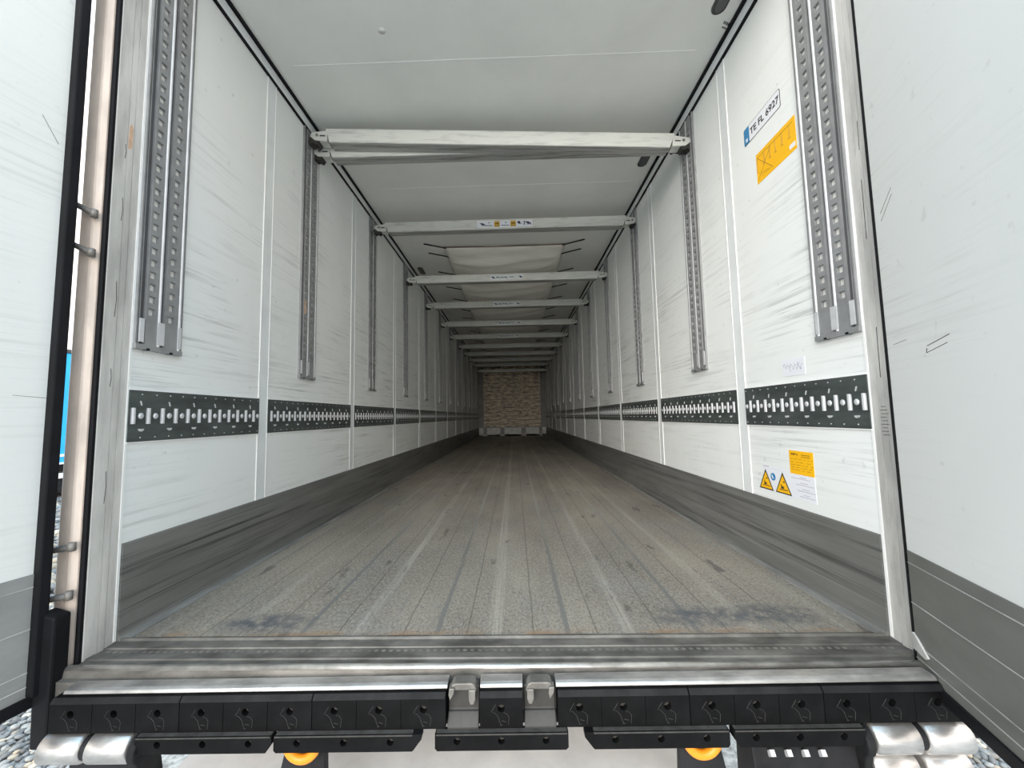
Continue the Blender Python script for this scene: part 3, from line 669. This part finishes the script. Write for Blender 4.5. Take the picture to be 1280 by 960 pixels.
# white warning sheet
t = thing('warning_sheet', 'white warning sheet with two yellow triangles and a blue disc', 'sticker')
part('white_sheet', MB().prism([(1.915, .458), (1.595, .442), (1.592, .340), (1.790, .340), (1.912, .344)], XS - .0010, XS + .001, 'x'), M['white'], t)
for ya, yb in ((1.950, 1.848), (1.834, 1.730)):
    ym = (ya + yb) / 2; zb, zt = .3455, .437
    tr_ = part('warning_triangle', MB().prism([(ya, zb), (yb, zb), (ym, zt)], XS - .0016, XS, 'x'), M['ink'], t)
    part('triangle_field', MB().prism([(ya - .009, zb + .005), (yb + .009, zb + .005), (ym, zt - .013)], XS - .0021, XS, 'x'), M['yellow'], tr_)
    g = MB().box(XS - .0026, XS, ym - .030, ym + .022, zb + .016, zb + .019).prism([(ym + .012, zb + .022), (ym - .006, zb + .022), (ym - .004, zb + .032), (ym + .004, zb + .030), (ym + .012, zb + .042)], XS - .0026, XS, 'x').box(XS - .0026, XS, ym - .012, ym - .004, zb + .048, zb + .054)
    part('pictogram', g, M['ink'], tr_)
dsc = part('blue_disc', MB().cyl((1.846, .409), .0165, XS - .0018, XS, 'x', 24), M['blue'], t)
part('pictogram', MB().tube([(XS - .0018, 1.852, .416), (XS - .0018, 1.848, .404), (XS - .0018, 1.840, .403)], .0018, 5), M['white'], dsc)
q = MB()
for z, a, b in ((.430, 1.675, 1.640), (.424, 1.725, 1.62), (.408, 1.675, 1.635), (.400, 1.70, 1.61), (.384, 1.668, 1.63), (.376, 1.695, 1.60), (.362, 1.66, 1.628), (.354, 1.68, 1.605)):
    y = a
    while y > b: q.box(XS - .0014, XS, y - .006, y, z, z + .002); y -= .009
for k in range(5): q.box(XS - .0014, XS, 1.905 - k * .008, 1.905 - k * .008 + .006, .4500 - k * .0002, .453)
part('print', q, M['mauve'], t)
t = thing('paper_slip', 'small white paper slip with scribbles above the right lashing rail', 'paper')
part('sheet', flat(1.598, 1.731, .846, .916, .0014), M['white'], t)
q = MB(); rnd = random.Random(5)
pts = [(XS - .0016, 1.722 - i * .0045, .885 + .012 * math.sin(i * 1.3) + rnd.uniform(-.008, .008)) for i in range(26)]
q.tube(pts, .0009, 4); q.tube([(XS - .0016, 1.690 - .002 * i, .880 - .003 * i) for i in range(6)], .0012, 4); q.tube([(XS - .0016, 1.64 - .004 * i, .893 - .005 * i) for i in range(6)], .0012, 4)
part('scribble', q, M['mauve'], t)

# ------------------------------------------------------------------ rear buffers (the buffer bar hangs a little lower on the left)
SL = .011
def tilt(x, y, z): return (x, y, z + SL * (x - .03))
def logo_scuff(mb, hx, hz, y):
    for pl in ([(-.014, 0), (-.026, -.018), (-.017, -.021), (-.008, -.031), (-.005, -.042), (-.001, -.050)], [(0, -.040), (.012, -.043)], [(.018, -.051), (.020, -.031), (.015, -.024), (.006, -.020)], [(-.003, -.051), (.003, -.051)]):
        mb.tube([(hx + a, y + .0002, hz + b) for a, b in pl], .0006, 5)
def upper(x0, x1, nh, lab, endcut=None):
    t = thing('rubber_buffer', lab, 'buffer', ((x0 + x1) / 2, 1.11, -.11), 'upper row of rubber buffers')
    ox, oz = (x0 + x1) / 2, -.11
    b = MB().prism([(1.132, -.0228), (1.118, -.0235), (1.110, -.033), (1.110, -.108), (1.168, -.108), (1.168, -.0228)], x0 + .001, x1 - .001, 'x')
    p = (x1 - x0) / nh; hs = [x0 + p * (i + .5) for i in range(nh)]; c = MB()
    for h in hs: c.cyl((h, -.060), .0095, 1.09, 1.135, 'y', 18)
    for i in range(1, nh): c.box(x0 + p * i - .0007, x0 + p * i + .0007, 1.09, 1.1125, -.12, -.035)
    for m_ in (b, c): m_.map(tilt).map(lambda x, y, z: (x - ox, y - 1.11, z - oz))
    me = cut(b.mesh('block', [M['rubber']]), c.mesh('cut', [M['rubber']])); me.materials.clear(); me.materials.append(M['rubber'])
    bo = bpy.data.objects.new('block', me); COL.objects.link(bo); bo.parent = t
    e = MB().prism([(1.1185, -.0225), (1.1085, -.0335), (1.1095, -.0345), (1.1200, -.0238)], x0 + .002, x1 - .002, 'x').map(tilt).map(lambda x, y, z: (x - ox, y - 1.11, z - oz)); part('bevelled_edge', e, M['rubedge'], t)
    for h in hs:
        k = MB().cyl((h, -.060), .0088, 1.126, 1.133, 'y', 14).map(tilt).map(lambda x, y, z: (x - ox, y - 1.11, z - oz)); part('bolt', k, M['boltm'], t)
        g = MB(); logo_scuff(g, h, -.050, 1.1098); g.map(tilt).map(lambda x, y, z: (x - ox, y - 1.11, z - oz)); part('moulded_mark', g, M['worn'], t)
    return t
UP = [(-1.187, -.831, 3, 'leftmost three-hole black rubber buffer under the sill, above the left rollers'), (-.831, -.474, 3, 'second black three-hole rubber buffer from the left under the sill'), (-.474, -.119, 3, 'black three-hole rubber buffer just left of the left latch keeper'), (-.031, .084, 1, 'narrow single-hole black rubber buffer between the two latch keepers'), (.174, .515, 3, 'black three-hole rubber buffer just right of the right latch keeper'), (.515, .857, 3, 'black three-hole rubber buffer above the right orange hook'), (.857, 1.20, 3, 'rightmost three-hole black rubber buffer under the sill by the open door')]
for a in UP: upper(*a)
def lower(x0, x1, cl, cr_, lab):
    ox, oz = (x0 + x1) / 2, -.15
    t = thing('rubber_strip', lab, 'buffer', (ox, 1.095, oz), 'lower row of rubber buffers')
    zt, zb = -.110, -.151
    out = [(x0, zt), (x1, zt)]
    out += [(x1, zb + .02), (x1 - .015, zb)] if cr_ == 's' else [(x1, zb + .006), (x1 - .006, zb)]
    out += [(x0 + .015, zb), (x0, zb + .02)] if cl == 's' else [(x0 + .006, zb), (x0, zb + .006)]
    if cr_ == 'b': out = [(x0, zt), (x1 + .02, zt), (x1 + .02, zt - .012), (x1, zb + .004), (x1 - .004, zb), (x0 + .006, zb), (x0, zb + .006)]
    if cl == 'b': out = [(x0 - .02, zt), (x1, zt), (x1, zb + .006), (x1 - .006, zb), (x0 + .004, zb), (x0, zb + .004), (x0 - .02, zt - .012)]
    b = MB().prism(out, 1.095, 1.120, 'y'); c = MB(); n = 3; hs = [x0 + (x1 - x0) * (i + .5) / n * 1.0 for i in range(3)]
    for h in hs: c.cyl((h, -.128), .0088, 1.08, 1.115, 'y', 18)
    for m_ in (b, c): m_.map(tilt).map(lambda x, y, z: (x - ox, y - 1.095, z - oz))
    me = cut(b.mesh('strip', [M['rubber']]), c.mesh('cut', [M['rubber']])); me.materials.clear(); me.materials.append(M['rubber'])
    bo = bpy.data.objects.new('strip', me); COL.objects.link(bo); bo.parent = t
    part('top_edge', MB().prism([(1.110, -.1085), (1.0945, -.1105), (1.0935, -.1135), (1.097, -.114), (1.112, -.111)], x0 + .003, x1 - .003, 'x').map(tilt).map(lambda x, y, z: (x - ox, y - 1.095, z - oz)), M['worn'], t)
    for h in hs: part('bolt', MB().cyl((h, -.128), .0082, 1.110, 1.114, 'y', 14).map(tilt).map(lambda x, y, z: (x - ox, y - 1.095, z - oz)), M['boltm'], t)
for a in ((-.935, -.572, 'r', 's', 'leftmost lower black rubber strip beside the left rollers'), (-.566, -.200, 'r', 'b', 'lower black rubber strip above the left orange hook'), (-.145, .198, 'r', 'r', 'lower black rubber strip below the latch keepers in the middle'), (.260, .606, 'b', 's', 'lower black rubber strip above the right orange hook'), (.617, .945, 's', 'r', 'rightmost lower black rubber strip beside the right rollers')): lower(*a)
# bar carrying the buffers
t = thing('buffer_bar', 'dark steel bar behind the rubber buffers', 'bar', (0, 1.17, -.15))
part('bar', MB().box(-.93, .945, .002, .045, .01, .115).map(tilt), M['blackp'], t)
# bright cover plates on top
CP = [(1.172, -.016), (1.168, -.009), (1.140, -.010), (1.131, -.013), (1.127, -.020), (1.129, -.0215), (1.172, -.0210)]
for x0, x1, lab in ((-1.172, -.117, 'long bright worn steel cover strip on top of the left buffers'), (-.030, .084, 'short bright steel cover strip above the single middle buffer'), (.172, 1.165, 'long bright worn steel cover strip on top of the right buffers')):
    t = tag(part('cover_strip', MB().prism(CP, x0, x1, 'x').map(tilt), M['steel'], bevel=.002), lab, 'strip', 'steel cover strips on the buffers')
# latch keepers
def keeper(x0, x1, s, lab):
    t = thing('latch_keeper', lab, 'latch', ((x0 + x1) / 2, 1.14, -.10), 'latch keepers in the sill'); ox = (x0 + x1) / 2
    def P(nm, mb, m, **k): return part(nm, mb.map(tilt).map(lambda x, y, z: (x - ox, y - 1.14, z + .10)), m, t, **k)
    P('back_plate', MB().prism([(1.165, -.016), (1.138, -.020), (1.134, -.075), (1.132, -.0765), (1.128, -.0765), (1.108, -.104), (1.108, -.110), (1.169, -.110)], x0 + .001, x1 - .001, 'x'), M['cast'], bevel=.003)
    P('arch', MB().prism([(x0 + .006, -.022), (x0 + .012, -.006), (x0 + .020, -.002), (x1 - .020, -.002), (x1 - .012, -.006), (x1 - .006, -.022), (x1 - .016, -.030), (x1 - .020, -.020), (x0 + .020, -.020), (x0 + .012, -.034)], 1.118, 1.155, 'y'), M['castb'], bevel=.003)
    xa = x1 - .018 if s < 0 else x0 + .018
    P('stop_block', MB().prism([(xa - .009, -.016), (xa + .009, -.016), (xa + .009, -.040), (xa + .004, -.052), (xa - .005, -.052), (xa - .009, -.040)], 1.112, 1.140, 'y'), M['castb'], bevel=.002)
    xb = x0 + .012 if s < 0 else x1 - .012
    P('horn', MB().prism([(xb - .006, -.010), (xb + .008, -.010), (xb + .006, -.024), (xb - .004, -.040), (xb - .008, -.026)], 1.110, 1.135, 'y'), M['castb'], bevel=.002)
keeper(-.116, -.032, -1, 'grey cast latch keeper left of the single middle buffer'); keeper(.086, .171, 1, 'grey cast latch keeper right of the single middle buffer')
# corner rubber
for s, lab in ((-1, 'black rubber corner flap below the left door hinges'), (1, 'black rubber corner flap under the right door')):
    x0 = 1.235 if s < 0 else 1.225
    o = part('corner_flap', MB().prism([(s * x0, -.195), (s * 1.284, -.195), (s * 1.292, .155), (s * 1.285, .168), (s * x0, .155)] if s < 0 else [(s * x0, -.16), (s * 1.29, -.16), (s * 1.29, -.055), (s * x0, -.055)], 1.150 if s < 0 else 1.14, 1.196, 'y'), M['seal'], bevel=.006); tag(o, lab, 'flap')
# rollers
def rollers(s, rows, lab):
    x0, x1 = (-1.20, -.955) if s < 0 else (.968, 1.215)
    t = thing('roller_unit', lab, 'roller', ((x0 + x1) / 2, 1.12, -.15), 'steel dock rollers at the rear corners'); ox = (x0 + x1) / 2; mid = (x0 + x1) / 2
    for r in range(rows):
        for a, b in ((x0, mid - .0075), (mid + .0075, x1)):
            yc, zc = 1.125 + .012 * r, -.150 - .078 * r
            n = 28; mb = MB(); vs = []; R_ = .037
            prof = [(a, R_ - .012), (a + .001, R_ - .006), (a + .006, R_), (b - .006, R_), (b - .001, R_ - .006), (b, R_ - .012)]
            for xx, rr in prof:
                for k in range(n): vs.append((xx, yc + rr * math.cos(2 * PI * k / n), zc + rr * math.sin(2 * PI * k / n)))
            fs = [tuple(range(n)), tuple(range((len(prof) - 1) * n, len(prof) * n))] + [(i * n + k, i * n + (k + 1) % n, (i + 1) * n + (k + 1) % n, (i + 1) * n + k) for i in range(len(prof) - 1) for k in range(n)]
            mb.add(vs, fs).map(tilt).map(lambda x, y, z: (x - ox, y - 1.12, z + .15)); o = part('roller', mb, M['steel'], t)
            o.data.polygons.foreach_set('use_smooth', [len(p.vertices) == 4 for p in o.data.polygons])
    part('divider', MB().cyl((1.127, -.150), .031, mid - .0075, mid + .0075, 'x', 24).map(tilt).map(lambda x, y, z: (x - ox, y - 1.12, z + .15)), M['blackp'], t)
    xi = x1 + .006 if s < 0 else x0 - .026
    ck = [(1.126 + .046 * math.cos(PI * k / 12), -.146 + .046 * math.sin(PI * k / 12)) for k in range(13)] + [(1.085, -.20), (1.10, -.34), (1.20, -.34), (1.20, -.20)]
    ck = [(1.126 + .040 * math.cos(a), -.153 + .040 * math.sin(a)) for a in [PI * k / 12 for k in range(0, 16)]] + [(1.11, -.24), (1.13, -.34), (1.20, -.34)]
    part('cheek_plate', MB().prism(ck, xi, xi + .02, 'x').map(tilt).map(lambda x, y, z: (x - ox, y - 1.12, z + .15)), M['rubedge'], t, bevel=.004)
    part('carrier', MB().box(x0 + .02, x1 - .02, 1.165, 1.20, -.26, -.12).map(tilt).map(lambda x, y, z: (x - ox, y - 1.12, z + .15)), M['blackp'], t)
rollers(-1, 1, 'pair of shiny steel rollers at the left rear corner'); rollers(1, 2, 'two rows of shiny steel rollers at the right rear corner')
# orange lashing hooks
for x, lab in ((-.512, 'orange lashing ring under the left buffer strips'), (.553, 'orange lashing ring under the right buffer strips')):
    t = thing('lashing_ring', lab, 'lashing ring', (x, 1.137, -.155), 'orange lashing rings')
    tv = [((.040 + .0125 * math.cos(2 * PI * j / 12)) * math.cos(2 * PI * k / 32), .0125 * math.sin(2 * PI * j / 12), (.040 + .0125 * math.cos(2 * PI * j / 12)) * math.sin(2 * PI * k / 32) - .004 + SL * (x - .03)) for k in range(32) for j in range(12)]
    part('ring', MB().add(tv, [(k * 12 + j, k * 12 + (j + 1) % 12, (k + 1) % 32 * 12 + (j + 1) % 12, (k + 1) % 32 * 12 + j) for k in range(32) for j in range(12)]), M['orange'], t, True)
    sg = -1 if x < 0 else 1
    part('mounting_plate', MB().prism([(-sg * .050, .02), (sg * .030, .02), (sg * .055, -.03), (sg * .085, -.16), (-sg * .055, -.16)], .020, .045, 'y'), M['blackp'], t, bevel=.003)
# white tail-lift platform stowed below the buffers
t = thing('tail_lift_platform', 'white painted tail-lift platform stowed flat below the buffers', 'platform', (-.185, 1.0, -.47))
part('platform', MB().prism([(.0, .0), (-.012, .015), (.0, .032), (1.2, .075), (1.2, .02)], -.865, .865, 'x'), M['whitep'], t)
for x in (-.6, .6): part('hinge_lug', MB().box(x - .04, x + .04, .75, .86, .045, .12), M['blackp'], t)
# black step on the right
t = thing('access_step', 'black perforated step below the right buffer strip', 'step', (.83, 1.13, -.30))
b = MB().prism([(-.02, .155), (.0, .135), (-.03, .0), (.02, -.02), (.08, -.02), (.08, .155)], -.155, .115, 'x')
part('step_body', b, M['blackp'], t, bevel=.006)
for i in range(4):
    part('grip_tooth', MB().prism([(-.012, .133), (-.020, .122), (-.008, .112), (.0, .122)], -.115 + i * .043, -.103 + i * .043, 'x'), M['bright'], t)
part('toe_plate', MB().box(-.15, -.10, -.045, -.01, .02, .075), M['worn'], t, bevel=.004)
